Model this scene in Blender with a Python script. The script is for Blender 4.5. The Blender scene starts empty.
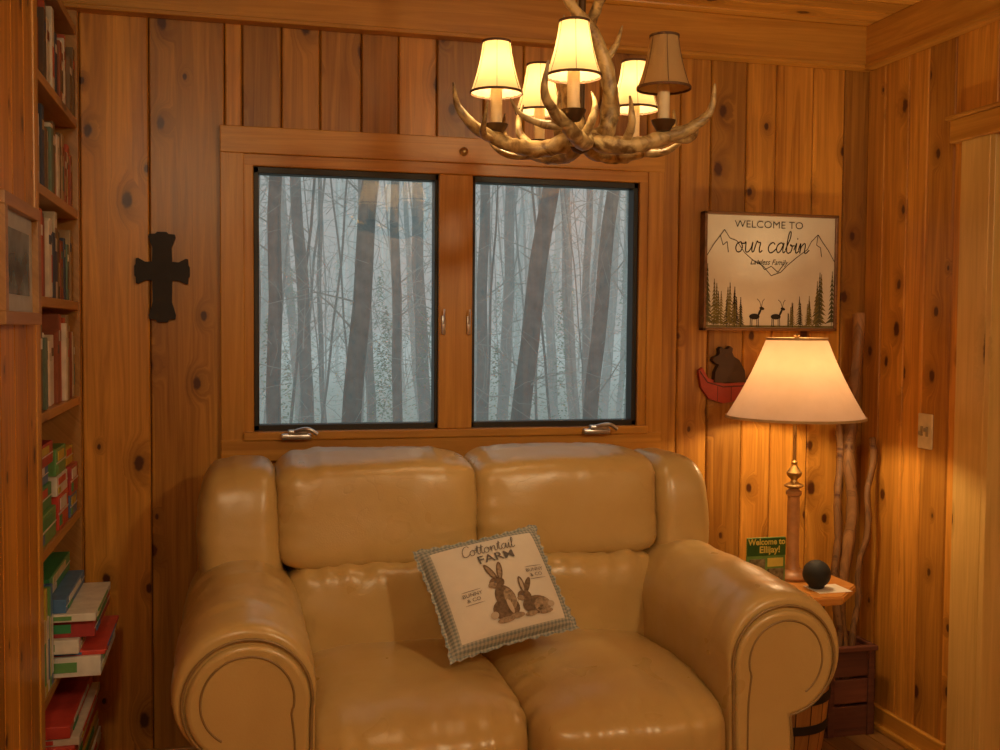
import bpy, bmesh, math, random
from mathutils import Vector, Matrix, Euler, noise
random.seed(7)
scene=bpy.context.scene
try:
    scene.view_settings.view_transform='Standard'
    scene.view_settings.look='None'
except Exception: pass

# ---------------------------------------------------------------- materials
def nt(name):
    m=bpy.data.materials.new(name);m.use_nodes=True
    t=m.node_tree;b=t.nodes['Principled BSDF'];return m,t,b
def mth(t,op,a,b=None,c=None,clamp=False):
    n=t.nodes.new('ShaderNodeMath');n.operation=op;n.use_clamp=clamp
    for i,v in enumerate((a,b,c)):
        if v is None: continue
        if isinstance(v,(int,float)): n.inputs[i].default_value=v
        else: t.links.new(v,n.inputs[i])
    return n.outputs[0]
def mr(t,v,a,b,c,d,smooth=False):
    n=t.nodes.new('ShaderNodeMapRange')
    if smooth:n.interpolation_type='SMOOTHSTEP'
    t.links.new(v,n.inputs[0])
    for i,x in enumerate((a,b,c,d)): n.inputs[i+1].default_value=x
    return n.outputs[0]
def mixc(t,f,a,b,mode='MIX'):
    n=t.nodes.new('ShaderNodeMix');n.data_type='RGBA';n.blend_type=mode
    if isinstance(f,(int,float)): n.inputs[0].default_value=f
    else: t.links.new(f,n.inputs[0])
    for i,v in ((6,a),(7,b)):
        if isinstance(v,tuple): n.inputs[i].default_value=(*v[:3],1)
        else: t.links.new(v,n.inputs[i])
    return n.outputs[2]
def comb(t,x,y,z):
    n=t.nodes.new('ShaderNodeCombineXYZ')
    for i,v in enumerate((x,y,z)):
        if isinstance(v,(int,float)): n.inputs[i].default_value=v
        else: t.links.new(v,n.inputs[i])
    return n.outputs[0]
def bump(t,h,strength,dist,b):
    n=t.nodes.new('ShaderNodeBump');n.inputs['Strength'].default_value=strength;n.inputs['Distance'].default_value=dist
    t.links.new(h,n.inputs['Height']);t.links.new(n.outputs[0],b.inputs['Normal']);return n
def noise_n(t,vec,scale,detail=3,rough=.5,dist=0):
    n=t.nodes.new('ShaderNodeTexNoise');n.inputs['Scale'].default_value=scale;n.inputs['Detail'].default_value=detail
    n.inputs['Roughness'].default_value=rough;n.inputs['Distortion'].default_value=dist
    if vec is not None:t.links.new(vec,n.inputs['Vector'])
    return n
def plain(name,col,rough=.5,metal=0,var=.12,scale=30,spec=.5,bumpd=0):
    m,t,b=nt(name)
    tc=t.nodes.new('ShaderNodeTexCoord')
    n=noise_n(t,tc.outputs['Object'],scale,4)
    f=mr(t,n.outputs[0],.3,.7,1-var,1+var)
    c=t.nodes.new('ShaderNodeVectorMath');c.operation='SCALE';c.inputs[0].default_value=col[:3];t.links.new(f,c.inputs['Scale'])
    t.links.new(c.outputs[0],b.inputs['Base Color'])
    b.inputs['Roughness'].default_value=rough;b.inputs['Metallic'].default_value=metal
    b.inputs['Specular IOR Level'].default_value=spec
    if bumpd: bump(t,n.outputs[0],.6,bumpd,b)
    return m
def wood(name,axis,c1,c2,knots=.55,rough=.38,tone=.35,S=(5.0,3.0),knotcol=(.075,.020,.004),grain=38,coat=.15):
    m,t,b=nt(name)
    tc=t.nodes.new('ShaderNodeTexCoord');s=t.nodes.new('ShaderNodeSeparateXYZ');t.links.new(tc.outputs['Object'],s.inputs[0])
    o=[s.outputs[i] for i in range(3)];al=o[axis];ot=[o[i] for i in range(3) if i!=axis]
    cr=mth(t,'ADD',ot[0],ot[1])
    g=t.nodes.new('ShaderNodeNewGeometry');rd=g.outputs['Random Per Island']
    al=mth(t,'MULTIPLY_ADD',rd,7.3,al)
    vo=t.nodes.new('ShaderNodeTexVoronoi');vo.voronoi_dimensions='2D';vo.inputs['Scale'].default_value=1
    t.links.new(comb(t,mth(t,'MULTIPLY',cr,S[0]),mth(t,'MULTIPLY',al,S[1]),0),vo.inputs['Vector'])
    vc=t.nodes.new('ShaderNodeSeparateColor');t.links.new(vo.outputs['Color'],vc.inputs[0])
    on=mth(t,'LESS_THAN',vc.outputs[0],knots)
    rad=mr(t,vc.outputs[1],0,1,.4,1.5)
    wob=noise_n(t,tc.outputs['Object'],60,2)
    d=mth(t,'DIVIDE',vo.outputs['Distance'],rad)
    d=mth(t,'ADD',d,mth(t,'MULTIPLY_ADD',wob.outputs[0],.05,-.025))
    km=mth(t,'MULTIPLY',mr(t,d,.044,.086,1,0,True),on)
    halo=mth(t,'MULTIPLY',mr(t,d,.06,.28,1,0,True),on)
    push=mth(t,'MULTIPLY',halo,1.8)
    v=comb(t,mth(t,'MULTIPLY_ADD',cr,grain,push),mth(t,'MULTIPLY',al,1.5),mth(t,'MULTIPLY',rd,40))
    n=noise_n(t,v,1,5,.6,1.3)
    v2=comb(t,mth(t,'MULTIPLY',cr,7),mth(t,'MULTIPLY',al,.9),mth(t,'MULTIPLY',rd,17))
    n2=noise_n(t,v2,1,2,.5,.5)
    f=mth(t,'ADD',mr(t,n.outputs[0],.34,.68,0,.7),mr(t,n2.outputs[0],.3,.7,0,.42),clamp=True)
    c=mixc(t,f,c1,c2)
    tn=mr(t,rd,0,1,1-tone,1+tone*.55)
    sc=t.nodes.new('ShaderNodeVectorMath');sc.operation='SCALE';t.links.new(c,sc.inputs[0]);t.links.new(tn,sc.inputs['Scale'])
    c=mixc(t,mth(t,'MULTIPLY',halo,.42),sc.outputs[0],tuple(x*.5 for x in c1))
    c=mixc(t,km,c,knotcol)
    t.links.new(c,b.inputs['Base Color'])
    b.inputs['Roughness'].default_value=rough;b.inputs['Coat Weight'].default_value=coat;b.inputs['Coat Roughness'].default_value=.25
    bump(t,n.outputs[0],.25,.002,b)
    return m
W1=(.29,.105,.010);W2=(.67,.315,.045)
M_wallv=wood('knotty_pine_vertical',2,W1,W2,tone=.38,S=(6.5,3.9),knots=.75)
M_ceil=wood('pine_ceiling',0,(.46,.20,.024),(.82,.45,.08),knots=.4,tone=.3)
TC=((.42,.175,.017),(.68,.345,.055))
M_trimx=wood('pine_trim_x',0,*TC,knots=.25,S=(7,1.6),tone=.12)
M_trimy=wood('pine_trim_y',1,*TC,knots=.25,S=(7,1.6),tone=.12)
M_trimz=wood('pine_trim_z',2,*TC,knots=.25,S=(7,1.6),tone=.12)
M_casing=wood('pale_casing',2,(.56,.34,.08),(.78,.52,.16),knots=.3,S=(7,1.8),tone=.1)
M_floor=wood('oak_floor',1,(.20,.085,.02),(.42,.21,.06),knots=.08,S=(6,1.0),rough=.3,tone=.4)
M_shelf=wood('shelf_pine',1,(.36,.16,.035),(.58,.30,.08),knots=.3,S=(6,2),tone=.2)
M_keg=wood('keg_oak',2,(.28,.11,.025),(.50,.24,.06),knots=.05,tone=.4)
M_table=wood('table_pine',0,(.50,.20,.035),(.70,.33,.08),knots=.15,tone=.1,rough=.25)
M_gap=plain('dark_backing',(.03,.012,.005),.9)  # near-black backing behind board gaps and keg staves
M_black=plain('black_gasket',(.012,.012,.012),.45)
M_chrome=plain('brushed_nickel',(.62,.62,.62),.3,.9)
M_iron=plain('cast_iron',(.022,.016,.013),.6,.3,bumpd=.002)
M_brass=plain('aged_brass',(.50,.33,.12),.35,.8)
M_cream=plain('cream_candle',(.75,.62,.38),.5)
M_darkpl=plain('charcoal_fabric',(.012,.014,.013),.7,var=.3,scale=300)

# leather
M_leather,t,b=nt('tan_leather')
tc=t.nodes.new('ShaderNodeTexCoord')
n1=noise_n(t,tc.outputs['Object'],3.2,4,.5,.6);n2=noise_n(t,tc.outputs['Object'],7,2,.45,.6)
n3=noise_n(t,tc.outputs['Object'],9,1.5,.4,1.2);n4=noise_n(t,tc.outputs['Object'],4.5,2,.5,0)
vo=t.nodes.new('ShaderNodeTexVoronoi');vo.inputs['Scale'].default_value=260;t.links.new(tc.outputs['Object'],vo.inputs['Vector'])
c=mixc(t,mr(t,n1.outputs[0],.3,.7,0,1),(.48,.325,.115),(.54,.38,.145))
crz=mr(t,mth(t,'ABSOLUTE',mth(t,'SUBTRACT',n3.outputs[0],.5)),0,.020,0,1,True)
msk=mr(t,n4.outputs[0],.50,.64,0,1,True)
crease=mth(t,'MULTIPLY',mth(t,'SUBTRACT',1,crz),msk)
c=mixc(t,mth(t,'MULTIPLY',crease,.12),c,(.28,.17,.05))
t.links.new(c,b.inputs['Base Color'])
t.links.new(mr(t,n2.outputs[0],.3,.7,.27,.34),b.inputs['Roughness'])
b.inputs['Specular IOR Level'].default_value=.55
b.inputs['Coat Weight'].default_value=.12;b.inputs['Coat Roughness'].default_value=.22
hh=mth(t,'ADD',n2.outputs[0],mth(t,'MULTIPLY',vo.outputs['Distance'],.04))
hh=mth(t,'SUBTRACT',hh,mth(t,'MULTIPLY',crease,.05))
bump(t,hh,.38,.009,b)
M_pipe=plain('leather_seam',(.26,.165,.06),.4)

# ---------------------------------------------------------------- mesh helpers
def empty(name,loc=(0,0,0)):
    e=bpy.data.objects.new(name,None);e.location=loc;e.empty_display_size=.1;scene.collection.objects.link(e);return e
def mk(name,verts,faces,mats,parent=None,smooth=False,mi=None):
    me=bpy.data.meshes.new(name);me.from_pydata([tuple(v) for v in verts],[],faces)
    if not isinstance(mats,(list,tuple)): mats=[mats]
    for m in mats: me.materials.append(m)
    if mi: 
        for p,i in zip(me.polygons,mi): p.material_index=i
    if smooth:
        for p in me.polygons:p.use_smooth=True
    me.update();o=bpy.data.objects.new(name,me);scene.collection.objects.link(o)
    if parent:o.parent=parent
    return o
class G:
    """geometry accumulator"""
    def __init__(s): s.v=[];s.f=[];s.m=[];s.dm=0
    def add(s,v,f,m=0):
        k=len(s.v);s.v+=[tuple(a) for a in v];s.f+=[tuple(i+k for i in q) for q in f];s.m+=[m or s.dm]*len(f)
    def box(s,x0,x1,y0,y1,z0,z1,m=0,bv=0):
        if x0>x1:x0,x1=x1,x0
        if y0>y1:y0,y1=y1,y0
        if z0>z1:z0,z1=z1,z0
        if bv<=0:
            v=[(x,y,z) for x in(x0,x1) for y in(y0,y1) for z in(z0,z1)]
            s.add(v,[(0,1,3,2),(4,6,7,5),(0,4,5,1),(2,3,7,6),(0,2,6,4),(1,5,7,3)],m);return
        bm=bmesh.new();bmesh.ops.create_cube(bm,size=1)
        for q in bm.verts:
            q.co=Vector(((x0+x1)/2+q.co.x*(x1-x0),(y0+y1)/2+q.co.y*(y1-y0),(z0+z1)/2+q.co.z*(z1-z0)))
        bmesh.ops.bevel(bm,geom=bm.edges[:],offset=bv,segments=2,affect='EDGES',profile=.5)
        bm.verts.index_update()
        s.add([q.co[:] for q in bm.verts],[tuple(w.index for w in f.verts) for f in bm.faces],m);bm.free()
    def tube(s,pts,rad,seg=8,m=0,rough=0,flat=1.0,cap=True):
        pts=[Vector(p) for p in pts];n=len(pts)
        if isinstance(rad,(int,float)):rad=[rad]*n
        T=[]
        for i in range(n):
            a=pts[max(0,i-1)];c=pts[min(n-1,i+1)];T.append((c-a).normalized())
        u=T[0].orthogonal().normalized();V=[]
        for i in range(n):
            u=(u-T[i]*u.dot(T[i]));u=u.normalized() if u.length>1e-6 else T[i].orthogonal().normalized()
            w=T[i].cross(u)
            for k in range(seg):
                a=2*math.pi*k/seg;r=rad[i]
                if rough:r*=1+rough*noise.noise(Vector((pts[i].x*60+math.cos(a)*2,pts[i].y*60+math.sin(a)*2,pts[i].z*60)))
                V.append(pts[i]+(u*math.cos(a)+w*math.sin(a)*flat)*r)
        F=[(i*seg+k,i*seg+(k+1)%seg,(i+1)*seg+(k+1)%seg,(i+1)*seg+k) for i in range(n-1) for k in range(seg)]
        if cap:F+=[tuple(range(seg))[::-1],tuple((n-1)*seg+k for k in range(seg))]
        s.add(V,F,m)
    def lathe(s,prof,cx,cy,seg=32,m=0,closed=False):
        V=[];n=len(prof)
        for r,z in prof:
            for k in range(seg):
                a=2*math.pi*k/seg;V.append((cx+r*math.cos(a),cy+r*math.sin(a),z))
        F=[(i*seg+k,i*seg+(k+1)%seg,(i+1)*seg+(k+1)%seg,(i+1)*seg+k) for i in range(n-1) for k in range(seg)]
        if closed:F+=[((n-1)*seg+k,(n-1)*seg+(k+1)%seg,(k+1)%seg,k) for k in range(seg)]
        else:F+=[tuple(range(seg))[::-1],tuple((n-1)*seg+k for k in range(seg))]
        s.add(V,F,m)
    def board(s,O,U,N,A,u0,u1,a0,a1,t=.02,c=.004,m=0,g=.0012):
        O,U,N,A=map(Vector,(O,U,N,A));u0+=g;u1-=g
        P=[(u0,0),(u0,t-c),(u0+c,t),(u1-c,t),(u1,t-c),(u1,0)]
        V=[O+U*p[0]+N*p[1]+A*a for a in(a0,a1) for p in P]
        F=[(i,(i+1)%6,6+(i+1)%6,6+i) for i in range(6)]+[(5,4,3,2,1,0),(6,7,8,9,10,11)]
        s.add(V,F,m)
    def obj(s,name,mats,parent=None,smooth=False):
        o=mk(name,s.v,s.f,mats,parent,smooth,s.m)
        return o
def autosm(o,ang=40):
    for p in o.data.polygons:p.use_smooth=True
    try:o.data.set_sharp_from_angle(angle=math.radians(ang))
    except Exception:pass
def spline(pts,n=6):
    P=[Vector(p) for p in pts];out=[]
    for i in range(len(P)-1):
        p0=P[max(0,i-1)];p1=P[i];p2=P[i+1];p3=P[min(len(P)-1,i+2)]
        for k in range(n):
            t=k/n
            out.append(.5*((2*p1)+(p2-p0)*t+(2*p0-5*p1+4*p2-p3)*t*t+(3*p1-p0-3*p2+p3)*t**3))
    out.append(P[-1]);return out
def lerpr(r,n):
    o=[]
    for i in range(n):
        x=i/(n-1)*(len(r)-1);k=min(int(x),len(r)-2);o.append(r[k]+(r[k+1]-r[k])*(x-k))
    return o
def light(name,loc,e,col,rad=.025,par=None,typ='POINT'):
    l=bpy.data.lights.new(name,typ);l.energy=e;l.color=col
    if typ=='POINT':l.shadow_soft_size=rad
    o=bpy.data.objects.new(name,l);o.location=loc;scene.collection.objects.link(o)
    if par:o.parent=par
    return o

XR=2.14;XL=-.425;H=2.39;YB=-4.7;XBK=-.74
# ---------------------------------------------------------------- room shell
WX0,WX1,WZ0,WZ1=.03,1.325,1.01,1.855     # rough window opening
g=G()
edges=[-.74,-.58,-.425,-.235,-.02,.03,.145,.26,.385,.50,.62,.77,.90,1.03,1.16,1.325,1.44,1.55,1.68,1.79,1.93,2.05,2.2]
for a,b_ in zip(edges[:-1],edges[1:]):
    if b_<=WX0+.001 or a>=WX1-.001: segs=[(0,H)]
    else: segs=[(0,WZ0),(WZ1,H)]
    for z0,z1 in segs: g.board((0,.02,0),(1,0,0),(0,-1,0),(0,0,1),a,b_,z0,z1)
for q in ((-.8,WX0,0,H),(WX1,2.3,0,H),(WX0,WX1,0,WZ0),(WX0,WX1,WZ1,H)):
    g.box(q[0],q[1],.0185,.14,q[2],q[3],1)
wall_back=g.obj('wall_back',[M_wallv,M_gap])
DY0,DY1,DZ=-.645,-1.45,1.93
g=G();random.seed(11)
ys=[0,-.10,-.23,-.33,-.46,-.645,-.75,-.87,-1.0,-1.15,-1.3,-1.45]
while ys[-1]>YB: ys.append(ys[-1]-random.uniform(.11,.18))
for a,b_ in zip(ys[:-1],ys[1:]):
    z0=DZ if (a<=DY0+.001 and b_>=DY1-.001) else 0
    g.board((XR+.02,0,0),(0,-1,0),(-1,0,0),(0,0,1),-a,-b_,z0,H)
for q in ((.02,DY0,0,H),(DY1,YB-.1,0,H),(DY0,DY1,DZ,H)):
    g.box(XR+.0185,XR+.12,q[0],q[1],q[2],q[3],1)
g.obj('wall_right',[M_wallv,M_gap])
g=G();ys=[-.72]
while ys[-1]>YB: ys.append(ys[-1]-random.uniform(.12,.18))
for a,b_ in zip(ys[:-1],ys[1:]): g.board((XL-.02,0,0),(0,-1,0),(1,0,0),(0,0,1),-a,-b_,0,H)
g.box(XL-.14,XL-.0185,-.72,YB-.1,0,H,1)
g.box(XBK-.08,XBK-.02,.1,-.80,0,H,1)
g.obj('wall_left',[M_wallv,M_gap])
g=G();x=-.85
while x<2.4:
    w=random.uniform(.12,.18);g.board((0,YB-.02,0),(1,0,0),(0,1,0),(0,0,1),x,x+w,0,H);x+=w
g.box(-.9,2.4,YB-.1,YB-.0185,0,H,1)
g.obj('wall_front',[M_wallv,M_gap])
g=G();y=.1
while y>YB-.05:
    w=.095;g.board((0,0,H+.02),(0,-1,0),(0,0,-1),(1,0,0),-y,-y+w,-.85,2.3,c=.006,g=.0018);y-=w
g.box(-.9,2.4,.14,YB-.1,H+.0185,H+.1,1)
g.obj('ceiling',[M_ceil,M_gap])
g=G();x=-.85
while x<2.35:
    w=.083;g.board((0,0,-.02),(1,0,0),(0,0,1),(0,1,0),x,x+w,YB-.05,.05,c=.002);x+=w
g.box(-.9,2.4,YB-.1,.14,-.08,-.0185,1)
g.obj('floor',[M_floor,M_gap])
g=G();g.box(XBK,XR,-.040,0,2.246,H,0,.004);g.box(XBK,XR-.03,-.050,-.035,2.246,2.260,0,.003);g.obj('trim_1',[M_trimx])
g=G();g.box(XR-.040,XR,YB,-.02,2.246,H,0,.004);g.box(XR-.050,XR-.035,YB,-.05,2.246,2.260,0,.003);g.obj('trim_2',[M_trimy])
g=G();g.box(XR-.018,XR,-.015,-.50,0,.075,0,.004);g.box(XR-.032,XR-.015,-.015,-.50,0,.02,0,.004);g.obj('baseboard_right',[M_trimy])
g=G();g.box(XL,XR-.02,-.018,0,0,.085,0,.004);g.obj('baseboard_back',[M_trimx])

# ---------------------------------------------------------------- window
win=empty('window_1')
g=G()
g.box(-.035,.035,-.024,0,.945,1.94,0,.003);g.box(1.32,1.375,-.024,0,.945,1.94,0,.003)
g.box(.625,.733,-.020,.05,1.035,1.83,0,.003)
g.obj('casing_sides',[M_trimz],win)
g=G()
g.box(-.035,1.375,-.028,0,1.865,1.945,0,.003)
g.box(-.035,1.375,-.028,0,.945,1.012,0,.003)
g.box(.03,1.325,-.036,.06,1.008,1.035,0,.004)
g.box(.03,1.325,-.018,.06,1.83,1.868,0,.003)
g.obj('casing_head_sill',[M_trimx],win)
g=G()
g.box(.03,.062,-.018,.06,1.03,1.835,0,.003);g.box(1.292,1.325,-.018,.06,1.03,1.835,0,.003)
g.obj('jambs',[M_trimz],win)
def glassmat():
    m,t,b=nt('window_glass');t.nodes.remove(b)
    out=[n for n in t.nodes if n.type=='OUTPUT_MATERIAL'][0]
    tr=t.nodes.new('ShaderNodeBsdfTransparent');tr.inputs[0].default_value=(.93,.97,.97,1)
    gl=t.nodes.new('ShaderNodeBsdfGlossy');gl.inputs['Roughness'].default_value=.01
    fr=t.nodes.new('ShaderNodeFresnel');fr.inputs[0].default_value=1.5
    mx=t.nodes.new('ShaderNodeMixShader');t.links.new(mth(t,'MULTIPLY',fr.outputs[0],3.2,clamp=True),mx.inputs[0])
    t.links.new(tr.outputs[0],mx.inputs[1]);t.links.new(gl.outputs[0],mx.inputs[2]);t.links.new(mx.outputs[0],out.inputs[0]);return m
M_glass=glassmat()
g=G();gg=G()
for a,b_ in ((.062,.630),(.728,1.292)):
    w=.016
    g.box(a,b_,-.006,.045,1.811,1.831,0,.002);g.box(a,b_,-.006,.045,1.033,1.053,0,.002)
    g.box(a,a+w,-.006,.045,1.035,1.83,0,.002);g.box(b_-w,b_,-.006,.045,1.035,1.83,0,.002)
    gg.add([(a+.01,.03,1.045),(b_-.01,.03,1.045),(b_-.01,.03,1.82),(a+.01,.03,1.82)],[(0,1,2,3)])
g.obj('sash_gasket',[M_black],win);gg.obj('glass_panes',[M_glass],win)
g=G()
for cx in (.185,1.14):
    g.box(cx-.045,cx+.045,-.062,-.035,1.012,1.030,0,.005)
    g.box(cx-.025,cx+.035,-.07,-.04,1.028,1.042,0,.004)
    g.tube(spline([(cx-.01,-.062,1.036),(cx+.03,-.08,1.046),(cx+.06,-.078,1.03)],5),.0065,8)
for cx in (.640,.720):
    g.box(cx-.006,cx+.006,-.030,-.02,1.33,1.39,0,.003)
    g.tube([(cx,-.030,1.365),(cx,-.040,1.38),(cx,-.040,1.41)],.003,6)
autosm(g.obj('cranks_and_locks',[M_chrome],win))
g=G();g.lathe([(.003,0),(.014,.002),(.014,.006),(.003,.012)],0,0,12);
o=g.obj('catch_button',[M_brass],win);o.rotation_euler=(math.radians(90),0,0);o.location=(.70,-.03,1.90)

# ---------------------------------------------------------------- outside forest
def fogmat(name,col,y0=6,y1=38,fog=(.42,.50,.49),amt=.95,var=.3,scale=6,base=.02):  # distance haze painted in: fog-coloured emission mixed over the surface with depth
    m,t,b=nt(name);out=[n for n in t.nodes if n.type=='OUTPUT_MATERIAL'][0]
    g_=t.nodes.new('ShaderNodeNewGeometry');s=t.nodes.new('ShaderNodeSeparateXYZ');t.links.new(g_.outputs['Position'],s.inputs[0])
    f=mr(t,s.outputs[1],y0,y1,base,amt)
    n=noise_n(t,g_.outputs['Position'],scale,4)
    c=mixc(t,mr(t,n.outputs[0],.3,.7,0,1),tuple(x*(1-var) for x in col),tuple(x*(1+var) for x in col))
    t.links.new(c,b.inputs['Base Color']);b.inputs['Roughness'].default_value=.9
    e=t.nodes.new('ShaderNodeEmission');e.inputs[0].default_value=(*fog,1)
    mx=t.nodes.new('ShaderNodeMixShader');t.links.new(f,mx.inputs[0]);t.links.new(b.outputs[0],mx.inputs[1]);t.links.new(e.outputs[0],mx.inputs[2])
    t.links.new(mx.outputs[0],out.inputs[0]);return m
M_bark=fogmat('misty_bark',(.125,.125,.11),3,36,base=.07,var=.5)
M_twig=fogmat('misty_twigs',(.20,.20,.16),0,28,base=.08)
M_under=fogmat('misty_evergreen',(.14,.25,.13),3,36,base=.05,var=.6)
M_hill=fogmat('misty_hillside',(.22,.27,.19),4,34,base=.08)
random.seed(3)
def gz(y): return -1.6+max(0,y-3)*.055
V=[];F=[];nx,ny=30,30
for j in range(ny+1):
    for i in range(nx+1):
        X=-12+i*(42/nx);Y=.6+j*(50/ny);V.append((X,Y,gz(Y)+.25*noise.noise(Vector((X*.3,Y*.3,0)))))
for j in range(ny):
    for i in range(nx):
        a=j*(nx+1)+i;F.append((a,a+1,a+nx+2,a+nx+1))
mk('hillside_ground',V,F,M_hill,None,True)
g=G()
near=[(.034,.042,10,.065),(.066,.058,13,.075),(.106,.130,9.5,.085),(.150,.152,12,.055),(.178,.172,15,.09),(.012,.02,12,.1),
      (.238,.236,13,.07),(.258,.262,17,.09),(.276,.305,10,.095),(.330,.318,18,.10),(.345,.372,10.5,.08),(.392,.389,14,.1),(.405,.42,9,.11),(-.03,-.02,10,.12),(-.09,-.08,12,.13),(.46,.47,11,.13)]
def tree(g,xa,xb,yd,r,tw):
    y=yd-3.27;z0=gz(y)-.2
    zb=1.353-.09*yd;zt=1.353+.14*yd
    def X(z): return (xa+(xb-xa)*(z-zb)/(zt-zb))*yd
    ph=random.uniform(0,6);pts=[(X(z)+.03*math.sin(z*1.1+ph)+.01*math.sin(z*4+ph),y,z) for z in [z0+i*.4 for i in range(20)]]
    g.dm=0;g.tube(pts,lerpr([r*1.15,r*.95,r*.55],len(pts)),8);g.dm=1
    for k in range(tw):
        z=random.uniform(.5,6);a=random.uniform(0,6.28);L=random.uniform(.6,1.6)
        p=Vector((X(z),y,z));d=Vector((math.cos(a),math.sin(a)*.5,random.uniform(-.1,.9)))
        q=[p,p+d*L*.35+Vector((0,0,.05)),p+d*L*.7+Vector((0,0,random.uniform(-.2,.2))),p+d*L+Vector((0,0,random.uniform(-.4,.3)))]
        g.tube(q,[.012,.008,.005,.003],4,cap=False)
        for w in range(4):
            s_=q[1]+(q[3]-q[1])*random.random();e_=s_+Vector((random.uniform(-.5,.5),random.uniform(-.3,.3),random.uniform(-.3,.5)))
            g.tube([s_,(s_+e_)/2+Vector((0,0,.04)),e_],[.004,.003,.002],3,cap=False)
    g.dm=0
for q in near: tree(g,*q,9)
for i in range(130):
    yd=random.uniform(14,42);a=random.uniform(-.25,.62);tree(g,a,a+random.uniform(-.02,.02),yd,random.uniform(.02,.12),3)
for i in range(55):
    yd=random.uniform(10,22);a=random.uniform(-.1,.5);tree(g,a,a+random.uniform(-.03,.03),yd,random.uniform(.008,.02),5)
g.dm=1
for i in range(1200):
    yd=random.uniform(9,24);a=random.uniform(-.1,.5);z=random.uniform(1.353-.11*yd,1.353+.15*yd)
    p=Vector((a*yd,yd-3.27,z));L=random.uniform(.2,.8)*yd/12;an=random.gauss(1.57,.9)
    d=Vector((math.cos(an),random.uniform(-.3,.3),math.sin(an)))
    m_=p+d*L*.5+Vector((random.uniform(-.1,.1),0,random.uniform(-.1,.1)))
    g.tube([p,m_,p+d*L],[.0035*yd/10,.003*yd/10,.002],3,cap=False)
g.dm=2
for i in range(60):
    yd=random.uniform(10,26);a=random.uniform(-.08,.48);y=yd-3.27;zb=gz(y);hgt=random.uniform(1.2,1.9)+yd*.085
    X0=a*yd
    for k in range(300):
        f=random.random()**.8;zz=zb+hgt*f;rr=(1-f)*hgt*.22*random.uniform(.3,1);an=random.uniform(0,6.283)
        p=Vector((X0+rr*math.cos(an),y+rr*math.sin(an),zz-rr*.25));s_=.036*yd/14
        o_=Vector((math.cos(an),math.sin(an),-.4))*s_*1.6;w_=Vector((-math.sin(an),math.cos(an),0))*s_*.45
        g.add([p-w_,p+w_,p+o_],[(0,1,2)])
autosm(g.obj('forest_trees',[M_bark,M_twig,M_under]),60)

# ---------------------------------------------------------------- door
d=empty('door_1')
g=G();g.box(XR-.022,XR,-.520,-.645,0,1.925,0,.003);g.box(XR-.022,XR,DY1,DY1-.12,0,1.925,0,.003)
g.box(XR-.02,XR+.10,-.630,-.665,0,1.925,0,.003)
g.obj('casing_sides',[M_casing],d)
g=G();g.box(XR-.035,XR+.0,-.480,DY1-.16,1.92,1.990,0,.004);g.box(XR-.042,XR+.0,-.465,DY1-.18,1.990,2.003,0,.004);g.obj('casing_head',[M_trimy],d)
g=G();g.box(XR+.05,XR+.09,-.665,DY1,0,1.92,0,.003)
for (a,b_) in ((-.76,-1.0),(-1.08,-1.36)):
    for (c_,d_) in ((.2,.85),(1.0,1.75)): g.box(XR+.038,XR+.052,a,b_,c_,d_,0,.01)
g.obj('door_slab',[M_trimz],d)
g=G();g.lathe([(.001,0),(.012,.0),(.012,.03),(.026,.04),(.028,.055),(.018,.066),(.001,.068)],0,0,20);o=g.obj('knob',[M_brass],d);autosm(o)
o.rotation_euler=(0,math.radians(-90),0);o.location=(XR+.05,-1.36,.95)
sw=empty('light_switch')
g=G();g.box(XR-.007,XR,-.395,-.325,.978,1.090,0,.003);g.obj('plate',[plain('ivory_plastic',(.66,.56,.32),.35)],sw)
g=G()
for yc,zc in ((-.373,1.040),(-.347,1.028)):
    g.box(XR-.010,XR-.004,yc-.005,yc+.005,1.018,1.05,0,.001);g.box(XR-.02,XR-.006,yc-.004,yc+.004,zc-.006,zc+.006,0,.002)
g.obj('toggles',[plain('ivory_toggle',(.35,.27,.14),.3)],sw)

# ---------------------------------------------------------------- bookcase
bc=empty('bookcase')
SH=[1.938,1.679,1.419,1.147,.822,.47,.12,2.2]
g=G()
for z in SH: g.box(XBK,XL-.004,-.70,-.022,z-.024,z,0,.002)
g.box(XBK,XL-.002,-.022,-.001,0,H,0,.002);g.box(XBK,XL-.002,-.72,-.698,0,H,0,.002)
g.box(XBK-.015,XBK,-.72,0,0,H)
g.obj('case_and_shelves',[M_shelf],bc)
g=G();g.box(XL-.02,XL+.004,-.745,-.698,0,H,0,.003);g.obj('face_stile',[M_trimz],bc)
bookc=[(.55,.50,.38),(.10,.08,.06),(.30,.09,.04),(.68,.62,.50),(.13,.20,.15),(.42,.30,.16),(.75,.70,.58),(.05,.07,.12),(.50,.10,.05),(.18,.12,.06)]
BM=[plain('book_cloth_%d'%i,c_,.6) for i,c_ in enumerate(bookc)]
M_page=plain('paper_pages',(.68,.62,.48),.8)
BM.append(M_page)
random.seed(21)
g=G()
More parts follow.
